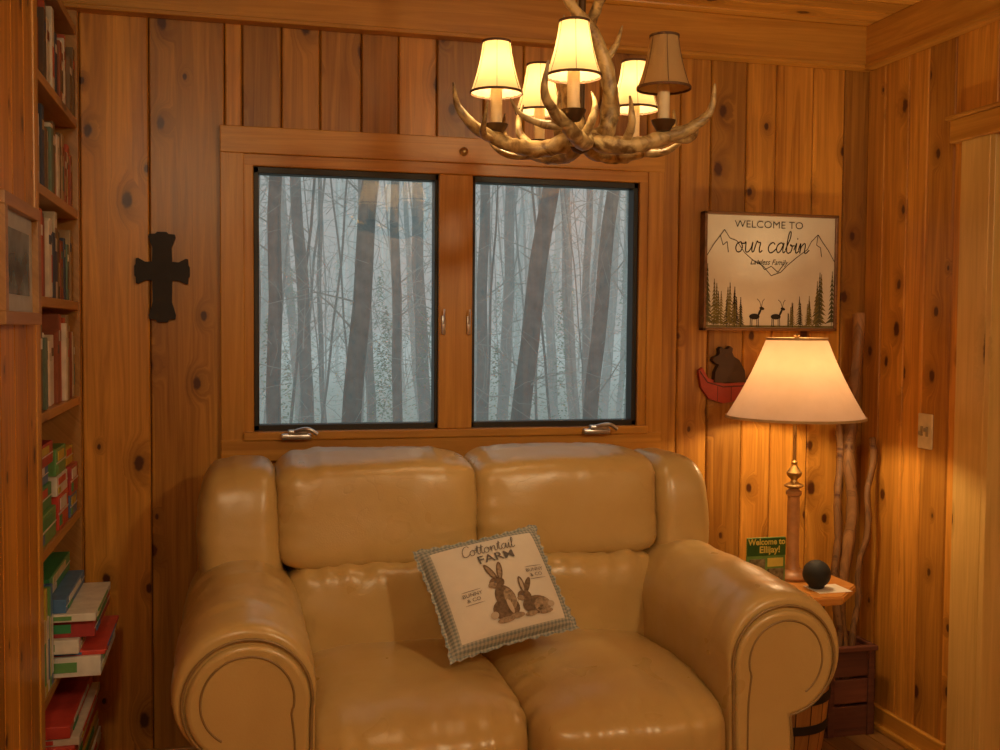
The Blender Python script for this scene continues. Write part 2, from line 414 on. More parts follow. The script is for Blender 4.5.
for zi,(z,top) in enumerate(((1.938,2.17),(1.679,1.905),(1.419,1.65),(1.147,1.39))):
    y=-.69
    while y<-.05:
        w=random.uniform(.016,.042);h=random.uniform(.66,.96)*(top-z);dp=random.uniform(.13,.19);fx=XL-.006-random.uniform(0,.02)
        if y+w>-.028:break
        c_=random.randrange(10)
        g.box(fx-dp,fx,y,y+w,z+.001,z+.001+h,c_,.002)
        g.box(fx-dp-.002,fx-.006,y+.003,y+w-.003,z+.003,z+h-.002,10)
        if random.random()<.8: g.box(fx-.001,fx+.0008,y+.003,y+w-.003,z+h*.7,z+h*.82,random.randrange(10))
        if random.random()<.5: g.box(fx-.001,fx+.0008,y+.004,y+w-.004,z+h*.2,z+h*.55,random.randrange(10))
        y+=w+.001
g.obj('books',BM,bc)
bx=[(.05,.30,.12),(.62,.07,.05),(.68,.60,.34),(.08,.20,.42),(.60,.46,.06),(.75,.72,.64),(.42,.05,.05),(.14,.36,.12)]
GM=[plain('game_box_%d'%i,c_,.4) for i,c_ in enumerate(bx)]
g=G();random.seed(8)
def gbox(x0,d_,y0,y1,z,h,c_,lab):
    g.box(x0-d_,x0,y0,y1,z,z+h,c_,.002)
    if h>.03: g.box(x0-d_+.002,x0+.0012,y0+.001,y1-.001,z+h*.45,z+h*.5,5)
    g.box(x0-.001,x0+.002,y0+(y1-y0)*.15,y0+(y1-y0)*.75,z+h*.55,z+h*.88,lab)
    g.box(x0-.001,x0+.002,y0+(y1-y0)*.1,y0+(y1-y0)*.3,z+h*.12,z+h*.4,(lab+3)%8)
    g.box(x0-d_*.9,x0-d_*.2,y0-.002,y0+.001,z+h*.25,z+h*.75,lab)
for (ya,yb,st) in ((-.69,-.42,((.075,7,0),(.06,0,1),(.05,3,5),(.055,6,4))),(-.40,-.22,((.09,1,5),(.05,5,1),(.07,7,4))),(-.20,-.05,((.06,3,4),(.08,6,5),(.05,4,1)))):
    z=.823
    for h,c_,lab in st:
        gbox(XL-.006-random.uniform(0,.02),.20,ya+random.uniform(0,.02),yb-random.uniform(0,.02),z,h,c_,lab);z+=h
z=.471
for i,(h,c_,ox) in enumerate(((.05,5,.10),(.012,1,.11),(.035,5,.05),(.045,6,.085),(.02,5,.09),(.035,3,.02),(.05,0,-.02))):
    gbox(XL+ox,.28,-.50+random.uniform(0,.03),-.12-random.uniform(0,.04),z,h,c_,(c_+2)%8);z+=h
for i in range(7):
    y=-.692+i*.026;h=random.uniform(.17,.28);g.box(XL-.2,XL-.006,y,y+.023,.471,.471+h,(4,0,2,4,5,7,3)[i],.002)
    g.box(XL-.01,XL-.005,y+.004,y+.019,.50,.471+h*.7,(1,4,0,5,3,2,5)[i])
z=.121
for i,(h,c_,ox) in enumerate(((.06,1,.05),(.04,5,.06),(.05,4,.055),(.06,1,.05),(.02,5,.06),(.03,1,.04))):
    gbox(XL+ox,.3,-.60+random.uniform(0,.03),-.14-random.uniform(0,.04),z,h,c_,(c_+4)%8);z+=h
g.obj('board_games',GM,bc)
pf=empty('picture_frame')
M_pf=wood('frame_oak',1,(.30,.14,.04),(.46,.24,.08),knots=0,tone=.08)
g=G();y0,y1,z0,z1=-1.165,-.79,1.352,1.60;ft=.022
g.box(XL,XL+ft,y0,y1,z1-.026,z1,0,.002);g.box(XL,XL+ft,y0,y1,z0,z0+.026,0,.002)
g.box(XL,XL+ft,y0,y0+.026,z0+.026,z1-.026,0,.001);g.box(XL,XL+ft,y1-.036,y1,z0+.026,z1-.026,0,.001)
g.obj('frame',[M_pf],pf)
g=G();g.box(XL,XL+.009,y0+.02,y1-.02,z0+.02,z1-.02);g.obj('mat_board',[plain('grey_mat',(.42,.43,.40),.5)],pf)
g=G();g.box(XL+.007,XL+.0105,y0+.065,y1-.075,z0+.06,z1-.06);g.obj('photo_print',[plain('landscape_print',(.12,.19,.24),.25,var=.7,scale=14)],pf)

# ---------------------------------------------------------------- cross
def prism(g,pts,y0,y1,m=0):
    n=len(pts);V=[(p[0],y0,p[1]) for p in pts]+[(p[0],y1,p[1]) for p in pts]
    g.add(V,[tuple(range(n)),tuple(range(n,2*n))[::-1]]+[(i,i+n,(i+1)%n+n,(i+1)%n) for i in range(n)],m)
g=G()
cx,cz=-.20,1.512
def armp(L,w,flare):
    return [(-w,w),(-w*.95,L*.60),(-flare,L*.86),(-flare*.95,L*.94),(-flare*.5,L*.95),(-flare*.35,L),(flare*.35,L),(flare*.5,L*.95),(flare*.95,L*.94),(flare,L*.86),(w*.95,L*.60),(w,w)]
out=[];w=.028
for ang,L,fl in ((0,.115,.038),(90,.078,.038),(180,.150,.038),(270,.078,.038)):
    a=math.radians(ang);out+=[(cx+p[0]*math.cos(a)-p[1]*math.sin(a),cz+p[0]*math.sin(a)+p[1]*math.cos(a)) for p in armp(L,w,fl)[::-1][:-1] ]
prism(g,out,-.014,-.001)
o=g.obj('wall_cross',[M_iron])
bm=bmesh.new();bm.from_mesh(o.data);bmesh.ops.recalc_face_normals(bm,faces=bm.faces[:]);bm.to_mesh(o.data);bm.free()

# ---------------------------------------------------------------- sign
sg=empty('cabin_sign')
sx0,sx1,sz0,sz1=1.515,2.012,1.35,1.745
g=G();g.box(sx0+.006,sx1-.006,-.030,-.001,sz0+.006,sz1-.006);g.obj('panel',[plain('white_sign_board',(.70,.66,.54),.55,var=.08,scale=6)],sg)
M_fr=wood('sign_frame_wood',0,(.13,.055,.018),(.26,.12,.04),knots=0,tone=.1)
g=G()
g.box(sx0,sx1,-.040,-.001,sz1-.010,sz1,0,.002);g.box(sx0,sx1,-.040,-.001,sz0,sz0+.010,0,.002)
g.box(sx0,sx0+.010,-.040,-.001,sz0,sz1,0,.002);g.box(sx1-.010,sx1,-.040,-.001,sz0,sz1,0,.002);g.obj('frame',[M_fr],sg)
M_ink=plain('black_ink',(.02,.017,.013),.7);M_gold=plain('olive_ink',(.20,.16,.04),.7,var=.4);M_grey=plain('dark_olive_ink',(.10,.095,.04),.7)
def text_verts(s,size,shear=0,bold=0):
    cu=bpy.data.curves.new('t','FONT');cu.body=s;cu.size=size;cu.align_x='CENTER';cu.align_y='CENTER';cu.shear=shear;cu.offset=bold;cu.resolution_u=3
    o=bpy.data.objects.new('t',cu);scene.collection.objects.link(o);bpy.context.view_layer.update()
    me=bpy.data.meshes.new_from_object(o.evaluated_get(bpy.context.evaluated_depsgraph_get()))
    V=[tuple(v.co) for v in me.vertices];F=[tuple(p.vertices) for p in me.polygons]
    bpy.data.objects.remove(o);bpy.data.curves.remove(cu);bpy.data.meshes.remove(me);return V,F
def text_on(g,s,size,x,y,z,shear=0,bold=0,m=0,sx=1):
    V,F=text_verts(s,size,shear,bold)
    g.add([(x+v[0]*sx,y,z+v[1]) for v in V],F,m)
mx_=(sx0+sx1)/2;yy=-.0305
def stroke(g,pts,w,y,m=0):
    for a,b_ in zip(pts[:-1],pts[1:]):
        a=Vector(a);b_=Vector(b_);n=Vector((-(b_-a).y,(b_-a).x))
        if n.length<1e-7: continue
        n=n.normalized()*w
        g.add([(a.x-n.x,y,a.y-n.y),(b_.x-n.x,y,b_.y-n.y),(b_.x+n.x,y,b_.y+n.y),(a.x+n.x,y,a.y+n.y)],[(0,1,2,3)],m)
CUR={'o':([(.5,1),(.15,.8),(.05,.4),(.25,.02),(.6,.05),(.75,.5),(.5,1),(.65,.85),(1.0,.85)],.95),
'u':([(.0,.9),(.1,1),(.15,.5),(.2,.1),(.45,0),(.75,.4),(.85,1),(.85,.3),(.95,0),(1.15,.2)],1.1),
'r':([(.0,.2),(.2,1.1),(.35,.95),(.6,.95),(.55,.4),(.65,0),(.9,.2)],.85),
'c':([(.75,.8),(.5,1),(.15,.75),(.08,.35),(.3,0),(.6,.05),(.95,.4)],.9),
'a':([(.75,.8),(.5,1),(.15,.75),(.08,.35),(.3,0),(.6,.3),(.8,1),(.78,.3),(.9,0),(1.1,.25)],1.05),
'b':([(.0,.3),(.35,1.4),(.35,2.1),(.15,1.9),(.12,.5),(.3,0),(.65,.15),(.7,.7),(.45,.85),(.6,.7),(.95,.75)],.95),
'i':([(.0,.3),(.2,1),(.2,.3),(.3,0),(.55,.25)],.5),
'n':([(.0,.3),(.15,1),(.2,0),(.25,.6),(.55,1),(.7,.8),(.7,.2),(.85,0),(1.2,.35)],1.1),
't':([(.0,.4),(.3,1.7),(.25,.4),(.4,0),(.7,.25)],.6),
'l':([(.0,.3),(.35,1.5),(.25,2.0),(.12,1.6),(.15,.3),(.35,0),(.6,.3)],.5),
'C':([(1.1,1.6),(.9,1.95),(.4,1.8),(.1,1.0),(.3,.1),(.8,0),(1.2,.4)],1.15),
' ':([],.6)}
def cursive(s,h,shear=.25):
    out=[];x=0
    for ch in s:
        P,w=CUR[ch]
        if P:
            Q=[(p.x,p.y) for p in spline([(a,b_,0) for a,b_ in P],4)]
            out.append([((x+a+b_*shear)*h,b_*h) for a,b_ in Q])
            if ch=='i': out.append([((x+.2+1.4*shear)*h,1.4*h),((x+.28+1.45*shear)*h,1.47*h)])
            if ch=='t': out.append([((x+.0+1.2*shear)*h,1.2*h),((x+.5+1.2*shear)*h,1.25*h)])
        x+=w
    W=x*h
    return [[(a-W/2,b_) for a,b_ in L] for L in out]
g=G()
text_on(g,'WELCOME TO',.034,mx_-.01,yy-.001,sz1-.040,0,-.0003,0,1.15)
for L in cursive('our cabin',.034,.15): stroke(g,[(mx_+.0+a,sz1-.132+b_) for a,b_ in L],.0019,yy-.001)
text_on(g,'Lawless Family',.026,mx_-.01,yy-.001,sz1-.165,.4,0,0,.9)
def sp(u,v): return (sx0+u*(sx1-sx0),sz0+v*(sz1-sz0))
for L in ([(.02,.62),(.07,.72),(.12,.80),(.15,.85),(.19,.78),(.24,.76),(.30,.66),(.36,.60),(.44,.55),(.50,.47)],
          [(.50,.47),(.57,.50),(.62,.56),(.69,.63),(.77,.70),(.80,.77),(.85,.83),(.89,.76),(.93,.70),(.98,.60)],
          [(.12,.80),(.14,.72),(.17,.75),(.18,.66)],[(.85,.83),(.84,.74),(.87,.72),(.88,.64)],[(.40,.60),(.45,.52),(.50,.55),(.55,.50),(.60,.58)]):
    stroke(g,[sp(*q) for q in L],.0012,yy-.0008)
def ell(g,cx,cz,rx,rz,rot,y,m=0,n=16):
    a=math.radians(rot);V=[(cx,y,cz)]
    for k in range(n):
        th=2*math.pi*k/n;X=rx*math.cos(th);Z=rz*math.sin(th);V.append((cx+X*math.cos(a)-Z*math.sin(a),y,cz+X*math.sin(a)+Z*math.cos(a)))
    g.add(V,[(0,1+k,1+(k+1)%n) for k in range(n)],m)
for dx,s_ in ((.38,1.15),(.54,1.1)):
    X,Z=sp(dx,.12)
    ell(g,X,Z,.017*s_,.0085*s_,0,yy-.001);ell(g,X+.017*s_,Z+.013*s_,.004,.013*s_,-25,yy-.001);ell(g,X+.024*s_,Z+.024*s_,.008*s_,.0045*s_,-15,yy-.001)
    for q in (-.012,-.007,.008,.013): stroke(g,[(X+q*s_,Z),(X+q*s_*1.1,Z-.03*s_)],.0013,yy-.001)
    for q in (-.006,.004): stroke(g,[(X+.022*s_,Z+.027*s_),(X+(.022+q)*s_,Z+.045*s_),(X+(.022+q*2.4)*s_,Z+.052*s_)],.0009,yy-.001)
g.obj('lettering',[M_ink],sg)
g=G();random.seed(5)
for i in range(36):
    u=random.choice((random.uniform(.02,.36),random.uniform(.62,.98)))
    edge=abs(u-.5)*2;h=(.12+.50*edge**1.5)*random.uniform(.6,1.1);X,Z=sp(u,.03);hh=h*(sz1-sz0)*1.0;w=min(hh*.17,.022)
    m=random.choice((0,0,0,1,2,2))
    y=yy-.0003-.00001*i
    stroke(g,[(X,Z),(X,Z+hh)],.0012,y,m)
    for k in range(11):
        zz=Z+hh*(.08+.080*k);ww=w*(1-.085*k)*random.uniform(.75,1.2)
        g.add([(X-ww,y,zz-.003),(X,y,zz+.004),(X+ww,y,zz-.003),(X,y,zz+hh*.10)],[(0,1,3),(1,2,3)],m)
X0,Z0=sp(.02,.028);X1,Z1=sp(.98,.045);g.add([(X0,yy-.0002,Z0),(X1,yy-.0002,Z0),(X1,yy-.0002,Z1),(X0,yy-.0002,Z1)],[(0,1,2,3)],0)
g.obj('painted_trees',[M_gold,M_ink,M_grey],sg)

# ---------------------------------------------------------------- bear in canoe
bc_=empty('bear_canoe_ornament')
g=G();DX=-.02
P=[(1.53,1.215),(1.545,1.225),(1.565,1.19),(1.62,1.172),(1.70,1.175),(1.735,1.21),(1.75,1.215),(1.74,1.15),(1.70,1.115),(1.62,1.105),(1.57,1.12),(1.54,1.16)]
prism(g,[(a+DX,b_) for a,b_ in P],-.018,-.001);g.obj('canoe',[plain('barn_red',(.34,.035,.015),.5)],bc_)
g=G()
stroke(g,[(a+DX,b_) for a,b_ in ((1.535,1.213),(1.562,1.176),(1.62,1.160),(1.70,1.163),(1.74,1.205))],.002,-.019)
for q in (1.60,1.65,1.70): stroke(g,[(q+DX,1.162),(q+DX,1.112)],.0012,-.019)
g.obj('canoe_lines',[plain('canoe_trim_dark',(.07,.01,.006),.6)],bc_)
g=G()
P=[(1.585,1.175),(1.587,1.21),(1.600,1.235),(1.588,1.240),(1.578,1.250),(1.582,1.260),(1.598,1.266),(1.603,1.275),(1.600,1.288),(1.608,1.295),(1.617,1.288),(1.632,1.288),(1.640,1.297),(1.650,1.290),(1.648,1.276),(1.655,1.262),(1.675,1.250),(1.695,1.215),(1.70,1.175)]
prism(g,[(a+DX,b_) for a,b_ in P],-.026,-.001);g.obj('bear',[plain('bear_brown',(.055,.028,.014),.7)],bc_)

# ---------------------------------------------------------------- sofa
sofa=empty('leather_loveseat')
def puff(name,x0,x1,y0,y1,z0,z1,n=4,seg=26,amp=.006,fn=None,mat=M_leather,par=sofa,fs=5,seed=0,puck=.9):
    bm=bmesh.new();bmesh.ops.create_cube(bm,size=2);bmesh.ops.subdivide_edges(bm,edges=bm.edges[:],cuts=seg,use_grid_fill=True)
    c=Vector(((x0+x1)/2,(y0+y1)/2,(z0+z1)/2));h=Vector(((x1-x0)/2,(y1-y0)/2,(z1-z0)/2))
    vert_up=h.z>h.y
    for v in bm.verts:
        p=v.co.copy();s_=(abs(p.x)**n+abs(p.y)**n+abs(p.z)**n)**(1/n);q=p/s_
        w=Vector((c.x+q.x*h.x,c.y+q.y*h.y,c.z+q.z*h.z))
        nn=Vector((q.x**3/h.x,q.y**3/h.y,q.z**3/h.z)).normalized()
        k=amp*(noise.noise(w*fs+Vector((seed,0,0)))+.25*noise.noise(w*fs*2.3+Vector((0,seed,0))))
        ex=abs(q.x);ez=abs(q.z) if vert_up else abs(q.y)
        a1=max(0,ez-.5)*1.8;a2=max(0,ex-.65)*2
        k+=amp*puck*a1*noise.noise(Vector((w.x*28,(w.z if vert_up else w.y)*5,seed)))
        k+=amp*puck*a2*noise.noise(Vector((w.x*5,(w.z if vert_up else w.y)*28,seed+5)))
        w=w+nn*k
        if fn:w=fn(w,q)
        v.co=w
    me=bpy.data.meshes.new(name);bm.to_mesh(me);bm.free()
    for p in me.polygons:p.use_smooth=True
    me.materials.append(mat);o=bpy.data.objects.new(name,me);scene.collection.objects.link(o);o.parent=par;return o
g=G();g.box(-.02,1.28,-1.0,-.16,.06,.36,0,.02);g.box(-.03,1.28,-.34,-.14,.06,.90,0,.04)
autosm(g.obj('frame_body',[M_leather],sofa))
g=G()
for fx in (.03,1.23):
    for fy in (-.95,-.22): g.box(fx-.03,fx+.03,fy-.03,fy+.03,0,.062,0,.005)
g.obj('feet',[plain('dark_feet',(.02,.015,.01),.5)],sofa)
def lean(w,q):
    w=w.copy();w.y+=(w.z-.5)*.16;return w
def headf(w,q):
    w=lean(w,q);w.z+=-.006*q.x*q.x*max(0,q.z)
    w.z-=.020*max(0,-q.y)*max(0,q.z)**2 if q.z>0 else 0
    return w
puff('headrest_cushion_1',.108,.656,-.56,-.28,.712,1.010,6.5,42,.006,headf,seed=1)
puff('headrest_cushion_2',.646,1.180,-.56,-.28,.712,1.010,6.5,42,.006,headf,seed=5)
def lumb(w,q):
    w=lean(w,q);w.y-=.02*(1-q.x*q.x);return w
puff('lumbar_cushion_1',.125,.655,-.575,-.33,.45,.735,5.5,38,.011,lumb,seed=9,puck=1.2)
puff('lumbar_cushion_2',.645,1.165,-.575,-.33,.45,.735,5.5,38,.011,lumb,seed=14,puck=1.2)
def wingL(w,q):
    w=lean(w,q);w.z-=.035*max(0,-q.x)**2*max(0,q.z)+.01;w.x+=.02*max(0,-q.z);return w
def wingR(w,q):
    w=lean(w,q);w.z-=.045*max(0,q.x)**2*max(0,q.z)+.01;w.x-=.015*max(0,-q.z);return w
puff('wing_1',-.095,.122,-.56,-.22,.60,1.002,4.6,28,.005,wingL,seed=20)
puff('wing_2',1.172,1.345,-.56,-.22,.60,.998,4.6,28,.005,wingR,seed=25)
def seatf(w,q):
    w=w.copy()
    w.z+=.018*(1-q.x*q.x)*(1-q.y*q.y)*max(0,q.z)
    w.z-=.018*max(0,-q.y)**3*max(0,q.z)
    return w
puff('seat_cushion_1',.145,.641,-1.155,-.44,.26,.528,5.5,46,.009,seatf,seed=31,puck=1.1)
puff('seat_cushion_2',.633,1.118,-1.155,-.44,.26,.528,5.5,46,.009,seatf,seed=38,puck=1.1)
puff('front_panel_1',.155,.640,-1.12,-.90,.07,.33,5,20,.005,None,seed=40)
puff('front_panel_2',.632,1.110,-1.12,-.90,.07,.33,5,20,.005,None,seed=43)
def armprof(side,scale=1.0):
    cu,cz,r=.142,.603,.146
    pts=[(.018,.07),(.012,.20),(.004,.34),(.0,.46)]
    for k in range(0,33):
        a=math.radians(190-k*(190+82)/32)
        pts.append((cu+r*math.cos(a),cz+r*math.sin(a)))
    pts+=[(.168,.40),(.172,.25),(.172,.07)]
    mu,mz=.10,.45
    return [(mu+(p[0]-mu)*scale,mz+(p[1]-mz)*scale) for p in pts]
def arm(side,name,xin):
    V=[];F=[]
    st=[(-.24,.93),(-.26,.98),(-.32,1),(-.42,1),(-.52,1.),(-.62,1),(-.72,1),(-.82,1.),(-.92,1.005),(-.99,1.01),(-1.04,1.01),(-1.065,1.0),(-1.08,.985),(-1.088,.955),(-1.09,.92)]
    st2=[]
    for a,b_ in zip(st[:-1],st[1:]): 
        m_=5 if abs(a[0]-b_[0])>.05 else 2
        for q in range(m_): st2.append((a[0]+(b_[0]-a[0])*q/m_,a[1]+(b_[1]-a[1])*q/m_))
    st2.append(st[-1]);st=st2
    n=len(armprof(1))
    for y,s_ in st:
        for i,(u,z) in enumerate(armprof(1,s_)):
            X=xin+side*u;z2=z-.012*((y+.65)/.4)**2*(z>.5)+.01
            w=Vector((X,y,z2))
            k=.006*noise.noise(w*6)+.005*noise.noise(Vector((w.x*6,w.y*22,w.z*6)))*(1 if y>-1.0 else .3)
            d_=Vector((X-(xin+side*.1),0,z2-.5));d_=d_.normalized() if d_.length>0 else d_
            V.append(w+d_*k)
    for j in range(len(st)-1):
        for i in range(n):
            q=(j*n+i,j*n+(i+1)%n,(j+1)*n+(i+1)%n,(j+1)*n+i)
            F.append(q if side>0 else q[::-1])
    F.append(tuple(range(n)));F.append(tuple((len(st)-1)*n+i for i in range(n))[::-1])
    o=mk(name,V,F,M_leather,sofa);autosm(o,50)
    g=G();P=armprof(1,.86)
    P=[(xin+side*u,z+.0) for u,z in P];yb=-1.085
    prism(g,P if side>0 else P[::-1],yb-.016,yb+.02)
    o=g.obj(name+'_front_panel',[M_leather],sofa)
    bv=o.modifiers.new('b','BEVEL');bv.width=.012;bv.segments=4;bv.limit_method='ANGLE';bv.angle_limit=math.radians(60);autosm(o,60)
    g=G()
    g.tube([(xin+side*u,-1.094,z) for u,z in armprof(1,.89)],.0035,6)
    cu,cz=.142,.598;sp_=[]
    for k in range(28):
        a=math.radians(200-k*9.5);r=.093
        sp_.append((xin+side*(cu-.004+r*math.cos(a)),-1.1012,cz-.008+r*math.sin(a)))
    sp_=[(xin+side*.048,-1.1012,.20),(xin+side*.044,-1.1012,.40),(xin+side*.044,-1.1012,.50)]+sp_
    g.tube(spline(sp_,2),.0026,6)
    autosm(g.obj(name+'_piping',[M_pipe],sofa),80)
arm(-1,'arm_1',.165);arm(1,'arm_2',1.10)

# ---------------------------------------------------------------- throw pillow
pil=empty('throw_pillow',(.632,-.745,.700))
pil.rotation_euler=(Matrix.Rotation(math.radians(6),3,'Z')@Matrix.Rotation(math.radians(52),3,'X')@Matrix.Rotation(math.radians(9),3,'Z')).to_euler()
A=.170
pil.scale=(.98,.84,.95)
def ph(u,v):
    a=max(0,1-(abs(u)/A)**2.2);b_=max(0,1-(abs(v)/A)**2.2);return .058*(a*b_)**.42+.0015*noise.noise(Vector((u*20,v*20,3)))
def pw(u,v):
    return u*(1-.05*(1-(v/A)**2)*abs(u)/A),v*(1-.05*(1-(u/A)**2)*abs(v)/A)
m,t,b=nt('pillow_print');M_pil=m
tc=t.nodes.new('ShaderNodeTexCoord');s=t.nodes.new('ShaderNodeSeparateXYZ');t.links.new(tc.outputs['Object'],s.inputs[0])
ax_=mth(t,'ABSOLUTE',s.outputs[0]);ay_=mth(t,'ABSOLUTE',s.outputs[1]);mxx=mth(t,'MAXIMUM',ax_,ay_)
mask=mth(t,'GREATER_THAN',mxx,.143)
st1=mth(t,'GREATER_THAN',mth(t,'FRACT',mth(t,'MULTIPLY',s.outputs[0],95)),.5);st2_=mth(t,'GREATER_THAN',mth(t,'FRACT',mth(t,'MULTIPLY',s.outputs[1],95)),.5)
pl=mth(t,'MULTIPLY',mth(t,'ADD',st1,st2_),.5)
plaid=mixc(t,pl,(.46,.46,.40),(.20,.24,.24))
nn=noise_n(t,tc.outputs['Object'],25,3)
base=mixc(t,nn.outputs[0],(.66,.63,.55),(.74,.71,.62))
t.links.new(mixc(t,mask,base,plaid),b.inputs['Base Color']);b.inputs['Roughness'].default_value=.9
w_=t.nodes.new('ShaderNodeTexNoise');w_.inputs['Scale'].default_value=500;t.links.new(tc.outputs['Object'],w_.inputs['Vector']);bump(t,w_.outputs[0],.3,.001,b)
V=[];F=[];N=40
for sd in (1,-1):
    k0=len(V)
    for j in range(N+1):
        for i in range(N+1):
            u=-A+2*A*i/N;v=-A+2*A*j/N;U_,V_=pw(u,v);V.append((U_,V_,sd*(ph(u,v) if 0<i<N and 0<j<N else 0)))
    for j in range(N):
        for i in range(N):
            a=k0+j*(N+1)+i;q=(a,a+1,a+N+2,a+N+1);F.append(q if sd>0 else q[::-1])
mk('cushion_body',V,F,M_pil,pil,True)
random.seed(2)
per=[]
for i in range(200):
    k=i/50;sd=int(k);f=k-sd;u=-A+2*A*f
    per.append([(u,-A),(A,u),(-u,A),(-A,-u)][sd])
V=[];n=len(per)
for i,(u,v) in enumerate(per):
    U_,V_=pw(u,v);mxv=max(abs(u),abs(v));du,dv=(U_/mxv*.9,V_/mxv*.9)
    e=.008+.005*random.random();V.append((U_*.985,V_*.985,0));V.append((U_+du*e,V_+dv*e,.006*math.sin(i*1.3)))
F=[(2*i,2*i+1,(2*i+3)%(2*n),(2*i+2)%(2*n)) for i in range(n)]
mk('frayed_edge',V,F,M_pil,pil,True)
M_rb1=plain('rabbit_brown',(.16,.11,.07),.9,var=.4,scale=120);M_rb2=plain('rabbit_tan',(.32,.24,.16),.9,var=.4,scale=120);M_rb3=plain('rabbit_pale',(.50,.42,.32),.9);M_pt=plain('print_grey',(.13,.12,.115),.9)
g=G()
def onp(u,v,e): return (u,v,ph(u,v)+e)
LAY=[0]
def pell(cx,cy,rx,ry,rot,m):
    LAY[0]+=1;e=.0018+LAY[0]*.00005;a=math.radians(rot);V=[onp(cx,cy,e)];n=20
    for R_ in (.5,1):
        for k in range(n):
            th=2*math.pi*k/n;X=rx*R_*math.cos(th);Y=ry*R_*math.sin(th);V.append(onp(cx+X*math.cos(a)-Y*math.sin(a),cy+X*math.sin(a)+Y*math.cos(a),e))
    F=[(0,1+k,1+(k+1)%n) for k in range(n)]+[(1+k,1+n+k,1+n+(k+1)%n,1+(k+1)%n) for k in range(n)]
    g.add(V,F,m)
def ptext(s_,size,x,y,shear=0,bold=0,m=3,sx=1):
    V,F=text_verts(s_,size,shear,bold);g.add([onp(x+v[0]*sx,y+v[1],.0035) for v in V],F,m)
def pstroke(L,w,m=3):
    for a,b_ in zip(L[:-1],L[1:]):
        a=Vector(a);b_=Vector(b_);nv=Vector((-(b_-a).y,(b_-a).x))
        if nv.length<1e-7: continue
        nv=nv.normalized()*w;a2=a-(b_-a)*.1;b2=b_+(b_-a)*.1
        g.add([onp(a2.x-nv.x,a2.y-nv.y,.003),onp(b2.x-nv.x,b2.y-nv.y,.003),onp(b2.x+nv.x,b2.y+nv.y,.003),onp(a2.x+nv.x,a2.y+nv.y,.003)],[(0,1,2,3)],m)
pell(-.012,-.085,.036,.032,0,0);pell(-.005,-.055,.026,.042,8,0);pell(.006,-.058,.014,.032,5,1)
pell(-.014,-.004,.021,.018,10,0);pell(-.027,-.008,.012,.009,10,1);pell(-.020,.032,.0085,.030,18,0);pell(.004,.030,.0085,.030,-14,0);pell(-.020,.032,.0045,.024,18,1);pell(.004,.030,.0045,.024,-14,1)
pell(-.018,-.001,.003,.003,0,3);pell(.012,-.110,.020,.008,0,1);pell(-.020,-.114,.024,.008,0,1);pell(-.047,-.095,.011,.010,0,2);pell(.0,-.080,.006,.022,10,2)
pell(.072,-.092,.040,.026,-8,0);pell(.088,-.096,.024,.022,0,1);pell(.045,-.060,.019,.016,-20,0);pell(.033,-.065,.010,.008,-10,1);pell(.062,-.032,.008,.027,-30,0);pell(.048,-.027,.008,.027,0,0);pell(.048,-.027,.004,.020,0,2)
pell(.041,-.056,.0028,.0028,0,3);pell(.050,-.114,.018,.007,0,1);pell(.092,-.116,.020,.007,0,1);pell(.112,-.098,.010,.009,0,2)
for L in cursive('Cottontail',.0185): pstroke([(a,b_+.098) for a,b_ in L],.0010)
ptext('FARM',.036,.012,.076,0,.0003,3,1.15)
for (x_,y_) in ((-.085,-.02),(.10,.012)):
    ptext('BUNNY',.015,x_,y_);ptext('& CO',.015,x_,y_-.016)
    pell(x_,y_-.028,.026,.0008,0,3);pell(x_,y_+.012,.026,.0008,0,3)
g.obj('rabbit_print',[M_rb1,M_rb2,M_rb3,M_pt],pil)

# ---------------------------------------------------------------- side table (keg with octagonal top)
tb=empty('keg_side_table');TX,TY=1.655,-.335;TZ=.57
g=G();R=.205/math.cos(math.pi/8)
P=[(TX+R*math.cos(math.radians(22.5+45*k)),TY+R*math.sin(math.radians(22.5+45*k))) for k in range(8)]
bm=bmesh.new();vs=[bm.verts.new((p[0],p[1],TZ-.026)) for p in P];f=bm.faces.new(vs);r=bmesh.ops.extrude_face_region(bm,geom=[f])
for e in r['geom']:
    if isinstance(e,bmesh.types.BMVert):e.co.z=TZ
bmesh.ops.recalc_face_normals(bm,faces=bm.faces[:]);bmesh.ops.bevel(bm,geom=bm.edges[:],offset=.004,segments=2,affect='EDGES')
bm.verts.index_update();g.add([v.co[:] for v in bm.verts],[tuple(v.index for v in f.verts) for f in bm.faces]);bm.free()
g.obj('octagonal_top',[M_table],tb)
g=G()
for k in range(18):
    a0=2*math.pi*k/18+.012;a1=2*math.pi*(k+1)/18-.012;V=[];zs=[.004+(.54-.004)*i/10 for i in range(11)]
    for z in zs:
        r=.118+.030*math.sin(math.pi*(z-.0)/.54)
        for a in (a0,(a0+a1)/2,a1):V.append((TX+r*math.cos(a),TY+r*math.sin(a),z))
    g.add(V,[(i*3+j,i*3+j+1,i*3+j+4,i*3+j+3) for i in range(10) for j in range(2)])
o=g.obj('keg_staves',[M_keg],tb);autosm(o,30)
g=G();g.lathe([(.113+.028*math.sin(math.pi*z/.54),z) for z in [.0+.54*i/10 for i in range(11)]],TX,TY,36)
g.obj('keg_core',[M_gap],tb)
g=G()
for z in (.04,.15,.24,.39,.50):
    r=.120+.030*math.sin(math.pi*z/.54);g.lathe([(r-.006,z-.013),(r+.002,z-.013),(r+.0025,z+.013),(r-.006,z+.013)],TX,TY,40,closed=True)
autosm(g.obj('keg_hoops',[M_iron],tb))

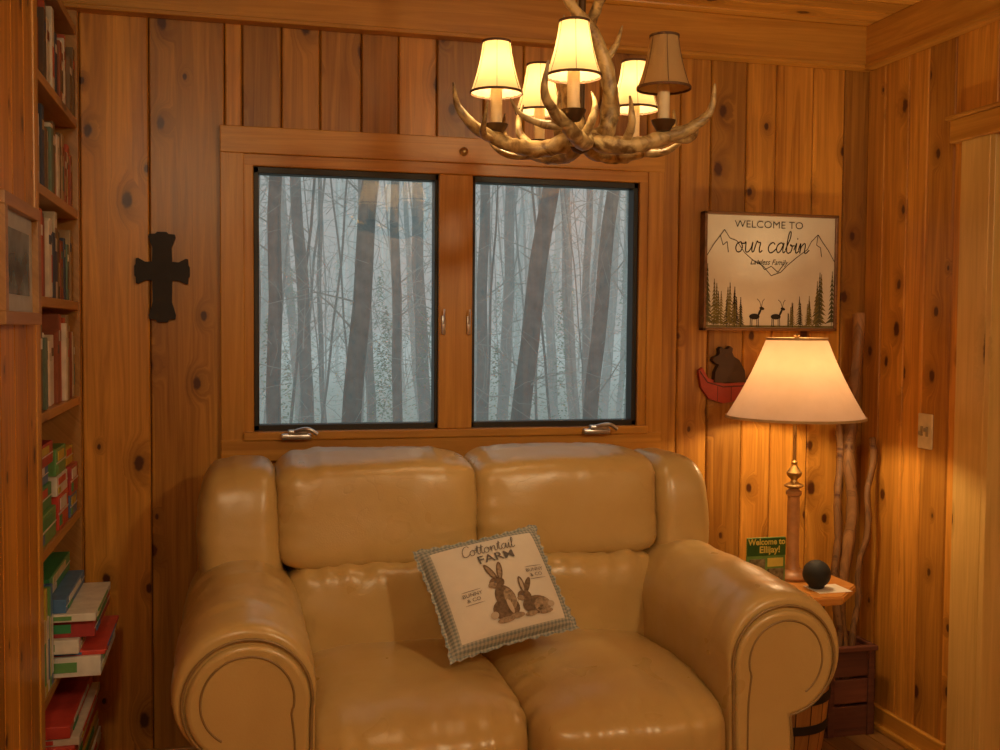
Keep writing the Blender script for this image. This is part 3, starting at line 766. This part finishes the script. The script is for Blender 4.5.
# ---------------------------------------------------------------- table lamp
lp=empty('table_lamp');LX,LY=1.71,-.30
M_lwood=plain('lamp_turned_wood',(.42,.20,.07),.35,var=.2)
g=G();z0=TZ+.001
g.lathe([(.055,z0),(.058,z0+.008),(.050,z0+.02),(.026,z0+.03),(.020,z0+.045),(.019,z0+.26),(.024,z0+.265),(.025,z0+.275),(.014,z0+.283)],LX,LY,28)
autosm(g.obj('column',[M_lwood],lp),35)
g=G();zz=z0+.283
g.lathe([(.014,zz),(.030,zz+.008),(.030,zz+.012),(.012,zz+.022),(.010,zz+.03),(.022,zz+.042),(.024,zz+.052),(.014,zz+.066),(.008,zz+.075),(.010,zz+.085),(.0055,zz+.09),(.0055,zz+.20),(.016,zz+.21),(.016,zz+.26),(.004,zz+.27),(.004,1.325)],LX,LY,24)
g.lathe([(.004,1.325),(.010,1.327),(.005,1.331),(.009,1.337),(.001,1.343)],LX,LY,16)
for a in (0,120,240):
    a=math.radians(a);g.tube([(LX,LY,1.322),(LX+.088*math.cos(a),LY+.088*math.sin(a),1.323)],.0025,6)
autosm(g.obj('stem',[M_brass],lp),35)
def shademat(name,col,em,estr,transw=.6,tcol=None,streak=False):
    m,t,b=nt(name);out=[n for n in t.nodes if n.type=='OUTPUT_MATERIAL'][0]
    b.inputs['Base Color'].default_value=(*col,1);b.inputs['Roughness'].default_value=.75
    if streak:
        b.inputs['Coat Weight'].default_value=.5;b.inputs['Coat Roughness'].default_value=.15
    tr=t.nodes.new('ShaderNodeBsdfTranslucent');tr.inputs[0].default_value=(*(tcol or col),1)
    mx=t.nodes.new('ShaderNodeMixShader');mx.inputs[0].default_value=transw
    t.links.new(b.outputs[0],mx.inputs[1]);t.links.new(tr.outputs[0],mx.inputs[2])
    tc=t.nodes.new('ShaderNodeTexCoord');n=noise_n(t,tc.outputs['Object'],14,3)
    if streak: bump(t,n.outputs[0],.5,.006,b)
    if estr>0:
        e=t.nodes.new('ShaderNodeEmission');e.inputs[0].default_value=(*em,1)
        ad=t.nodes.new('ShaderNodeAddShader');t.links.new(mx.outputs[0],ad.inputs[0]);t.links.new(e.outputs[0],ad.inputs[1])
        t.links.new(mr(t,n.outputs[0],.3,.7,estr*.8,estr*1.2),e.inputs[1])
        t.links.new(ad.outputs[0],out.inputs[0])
    else: t.links.new(mx.outputs[0],out.inputs[0])
    return m
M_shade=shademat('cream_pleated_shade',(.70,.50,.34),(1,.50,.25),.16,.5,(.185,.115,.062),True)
def shade(name,cx,cy,zt,zb,rt,rb,par,mat,flare=.0,seg=96,pleat=.0,n=10):
    V=[];F=[]
    for j in range(n+1):
        k=j/n;r=rt+(rb-rt)*(k+flare*(k*k-k));z=zt+(zb-zt)*k
        for i in range(seg):
            a=2*math.pi*i/seg;rr=r*(1+pleat*(1 if i%2 else -1));V.append((cx+rr*math.cos(a),cy+rr*math.sin(a),z))
    for j in range(n):
        for i in range(seg):
            F.append((j*seg+i,j*seg+(i+1)%seg,(j+1)*seg+(i+1)%seg,(j+1)*seg+i))
    return mk(name,V,F,mat,par,True)
shade('shade',LX,LY,1.325,1.080,.092,.212,lp,M_shade,.25,128,.005)
g=G()
for r,z in ((.093,1.325),(.213,1.081)):
    g.lathe([(r-.001,z-.004),(r+.002,z-.004),(r+.002,z+.004),(r-.001,z+.004)],LX,LY,64,closed=True)
autosm(g.obj('shade_trim',[plain('tan_binding',(.50,.33,.14),.7)],lp))
WARM=(1,.69,.36)
light('lamp_bulb_light',(LX,LY,1.20),10,WARM,.035,lp)

# ---------------------------------------------------------------- things on the table
br=empty('visitor_brochure')
M_green=plain('brochure_green',(.13,.26,.06),.35,var=.3,scale=12);M_yel=plain('brochure_yellow',(.65,.55,.10),.4);M_photo=plain('brochure_photo',(.20,.17,.09),.35,var=.8,scale=45)
g=G();bx0,bx1,by=1.500,1.628,-.40
g.box(bx0,bx1,by,by+.006,TZ,TZ+.155,0,.001)
g.box(bx0,bx1,by-.0015,by,TZ+.100,TZ+.153,1);g.box(bx0+.008,bx0+.06,by-.002,by,TZ+.02,TZ+.09,3);g.box(bx0+.068,bx1-.006,by-.002,by,TZ+.02,TZ+.06,3)
g.box(bx0+.068,bx1-.008,by-.002,by,TZ+.066,TZ+.092,2)
g.box(bx0+.01,bx1-.01,by+.006,by+.05,TZ,TZ+.006,0,.001)
text_on(g,'Welcome to',.026,(bx0+bx1)/2,by-.003,TZ+.142,0,.0008,2,.92);text_on(g,'Ellijay!',.028,(bx0+bx1)/2+.01,by-.003,TZ+.118,0,.0008,2)
g.obj('booklet',[M_green,plain('brochure_dark_green',(.03,.10,.02),.4),M_yel,M_photo],br)
g=G();cx_,cy_=1.715,-.435;r=.042
g.lathe([(.018,TZ+.0015),(.022,TZ+.004)]+[(r*math.sin(math.radians(a)),TZ+.003+r-r*math.cos(math.radians(a))) for a in range(35,180,8)]+[(.001,TZ+.003+2*r)],cx_,cy_,36)
o=g.obj('smart_speaker_ball',[M_darkpl]);autosm(o,60)
g=G();g.box(1.69,1.80,-.495,-.40,TZ,TZ+.001);o=g.obj('paper_note',[plain('note_paper',(.7,.66,.55),.8)])

# ---------------------------------------------------------------- crate with walking sticks
M_crate=wood('crate_red_wood',0,(.085,.025,.014),(.17,.055,.028),knots=.1,tone=.3,rough=.6)
cr=empty('wooden_crate')
g=G();a0,a1,b0,b1=1.90,2.085,-.20,-.03
for z0_,z1_ in ((.02,.10),(.11,.19),(.20,.285)):
    g.box(a0,a1,b0,b0+.014,z0_,z1_,0,.002);g.box(a0,a1,b1-.014,b1,z0_,z1_,0,.002);g.box(a0,a0+.014,b0,b1,z0_,z1_,0,.002);g.box(a1-.014,a1,b0,b1,z0_,z1_,0,.002)
g.box(a0,a1,b0,b1,.0,.02,0,.002)
for X in (a0+.006,a1-.03):
    g.box(X,X+.024,b0-.006,b0+.002,.0,.29,0,.002)
g.box(a0-.008,a1+.004,b0-.01,b0+.012,.285,.302,0,.003);g.box(a0-.008,a1+.004,b1-.012,b1+.005,.285,.302,0,.003);g.box(a0-.008,a0+.014,b0,b1,.285,.302,0,.003);g.box(a1-.014,a1+.004,b0,b1,.285,.302,0,.003)
g.obj('slats',[M_crate],cr)
M_stick=wood('stripped_branch',2,(.09,.038,.010),(.34,.16,.045),knots=.8,S=(26,16),tone=.2,rough=.65,grain=90)
g=G()
def stick(p0,p1,r,w,seed):
    P=[]
    for i in range(30):
        k=i/29;p=Vector(p0).lerp(Vector(p1),k);P.append(p+Vector((w*noise.noise(Vector((k*5,seed,0))),w*.6*noise.noise(Vector((k*5,seed,9))),0)))
    g.tube(P,[r*(1+.35*noise.noise(Vector((k*.8,seed,4)))) for k in range(30)],10,rough=.35)
stick((1.985,-.14,.021),(2.075,-.07,1.41),.020,.03,1)
stick((1.960,-.17,.021),(2.015,-.06,1.03),.013,.025,2)
stick((2.00,-.17,.021),(2.105,-.12,.99),.011,.035,3)
autosm(g.obj('walking_sticks',[M_stick],cr),60)

# ---------------------------------------------------------------- antler chandelier
ch=empty('antler_chandelier');CX,CY=.742,-1.05;YAW=14.234
M_ant,t,b=nt('antler_bone')
tc=t.nodes.new('ShaderNodeTexCoord');n=noise_n(t,tc.outputs['Object'],22,5,.6,1.2)
t.links.new(mixc(t,mr(t,n.outputs[0],.36,.60,0,1),(.16,.09,.032),(.60,.45,.20)),b.inputs['Base Color']);b.inputs['Roughness'].default_value=.36
n2=noise_n(t,tc.outputs['Object'],110,3);bump(t,n2.outputs[0],.5,.003,b)
def D(phi,r,z,side=0):
    a=math.radians(YAW+phi);r*=.98;return (CX+math.sin(a)*r+math.cos(a)*side,CY+math.cos(a)*r-math.sin(a)*side,z-.006)
g=G()
arms=[-27,45,117,189,261]
for i,ph_ in enumerate(arms):
    s_=1 if i%2 else -1
    P=spline([D(ph_-18*s_,.02,1.775),D(ph_-12*s_,.07,1.755),D(ph_-3*s_,.13,1.752),D(ph_+3*s_,.19,1.765),D(ph_+8*s_,.245,1.785),D(ph_+10*s_,.285,1.82),D(ph_+8*s_,.295,1.875)],6)
    g.tube(P,lerpr([.020,.019,.017,.015,.012,.008,.002],len(P)),10,rough=.3)
    P=spline([D(ph_-6*s_,.11,1.755),D(ph_-14*s_,.135,1.785),D(ph_-17*s_,.14,1.82),D(ph_-14*s_,.13,1.85)],5);g.tube(P,lerpr([.011,.008,.002],len(P)),8,rough=.2)
    P=spline([D(ph_+2*s_,.20,1.767),D(ph_+14*s_,.235,1.765),D(ph_+24*s_,.255,1.785),D(ph_+29*s_,.262,1.82)],5);g.tube(P,lerpr([.011,.007,.0015],len(P)),8,rough=.2)
for ph_ in (70,190,310):
    P=spline([D(ph_,.03,1.765),D(ph_+8,.060,1.80),D(ph_+20,.065,1.87),D(ph_+35,.050,1.94),D(ph_+60,.03,2.0),D(ph_+150,.03,2.05),D(ph_+175,.06,2.10),D(ph_+180,.085,2.16)],6)
    g.tube(P,lerpr([.021,.02,.018,.016,.014,.012,.009,.002],len(P)),10,rough=.3)
    P=spline([D(ph_+30,.05,1.94),D(ph_+25,.075,1.975),D(ph_+20,.09,2.02)],5);g.tube(P,lerpr([.010,.007,.0015],len(P)),8,rough=.2)
autosm(g.obj('antlers',[M_ant],ch),80)
g=G();g.lathe([(.001,1.735),(.018,1.742),(.030,1.76),(.026,1.785),(.012,1.80),(.008,1.82),(.008,2.36),(.05,2.365),(.055,2.389)],CX,CY,20)
SR=.188/.98
for ph_ in arms:
    x_,y_,_=D(ph_,SR,0)
    g.lathe([(.001,1.768),(.014,1.771),(.024,1.787),(.026,1.793),(.012,1.793),(.012,1.796)],x_,y_,20)
autosm(g.obj('stem_and_cups',[plain('bronze_dark',(.09,.05,.02),.45,.5)],ch),40)
g=G()
for ph_ in arms:
    x_,y_,_=D(ph_,SR,0);g.lathe([(.0125,1.795),(.013,1.86),(.012,1.893),(.004,1.897)],x_,y_,16)
autosm(g.obj('candle_sleeves',[M_cream],ch),40)
M_sh_on=shademat('small_shade_lit',(.78,.58,.32),(1,.60,.22),.36,.45,(.27,.19,.085));M_sh_off=shademat('small_shade_unlit',(.52,.35,.15),(1,.6,.3),0,.35)
M_bind=plain('shade_binding',(.10,.045,.015),.7)
gb=G();gu=G()
for i,ph_ in enumerate(arms):
    x_,y_,_=D(ph_,SR,0);zb,zt=1.860,1.968;on=i!=2
    shade('shade_%d'%(i+1),x_,y_,zt,zb,.030,.056,ch,M_sh_on if on else M_sh_off,.55,36,.004)
    for r,z in ((.0305,zt),(.0565,zb)): gb.lathe([(r-.0012,z-.0025),(r+.0012,z-.0025),(r+.0012,z+.0025),(r-.0012,z+.0025)],x_,y_,32,closed=True)
    for k in range(6):
        a=2*math.pi*k/6+.3;P=[]
        for j in range(7):
            kk=j/6;r=.030+(.056-.030)*(kk+.55*(kk*kk-kk))+.0006;P.append((x_+r*math.cos(a),y_+r*math.sin(a),zt+(zb-zt)*kk))
        gb.tube(P,.0006,4)
    if on: light('bulb_light_%d'%(i+1),(x_,y_,1.914),10,WARM,.014,ch)
    gu.lathe([(.004,1.897),(.010,1.906),(.011,1.914),(.004,1.931),(.001,1.936)],x_,y_,12)
gb.obj('shade_binding',[M_bind],ch);o=gu.obj('bulb_glass',[plain('frosted_glass',(.7,.65,.5),.3)],ch);autosm(o)

# ---------------------------------------------------------------- added fill lights out of view, shaped as ceiling domes
M_dome,t,b=nt('fill_dome');b.inputs['Base Color'].default_value=(.9,.85,.7,1);b.inputs['Emission Color'].default_value=(1,.80,.52,1);b.inputs['Emission Strength'].default_value=2
for (fx,fy,e) in ((-.24,-3.25,25),(1.36,-3.25,44)):
    cf=empty('added_fill_light')
    g=G();g.lathe([(.001,2.31),(.05,2.315),(.09,2.335),(.105,2.365),(.105,2.378)],fx,fy,40);autosm(g.obj('dome',[M_dome],cf))
    g=G();g.lathe([(.11,2.375),(.12,2.377),(.12,2.389),(.11,2.389)],fx,fy,40,closed=True);autosm(g.obj('rim',[M_brass],cf))
    light('added_fill_bulb',(fx,fy,2.16),e,(1,.79,.47),.09,cf)

# ---------------------------------------------------------------- world + camera
w=bpy.data.worlds.new('overcast_sky');scene.world=w;w.use_nodes=True
bg=w.node_tree.nodes['Background'];bg.inputs[0].default_value=(.76,.82,.80,1);bg.inputs[1].default_value=.52
cam=bpy.data.cameras.new('camera');co=bpy.data.objects.new('camera',cam);scene.collection.objects.link(co)
cam.sensor_width=36;cam.lens=1054.6*36/1000;cam.clip_start=.05
y_=math.radians(14.234);p_=math.radians(-2.561);r_=math.radians(.427)
Fv=Vector((math.sin(y_)*math.cos(p_),math.cos(y_)*math.cos(p_),math.sin(p_)));R0=Vector((math.cos(y_),-math.sin(y_),0));U0=R0.cross(Fv)
R2=R0*math.cos(r_)+U0*math.sin(r_);U2=R2.cross(Fv)
Mx=Matrix((R2,U2,-Fv)).transposed().to_4x4();Mx.translation=Vector((0,-3.27,1.353));co.matrix_world=Mx
scene.camera=co
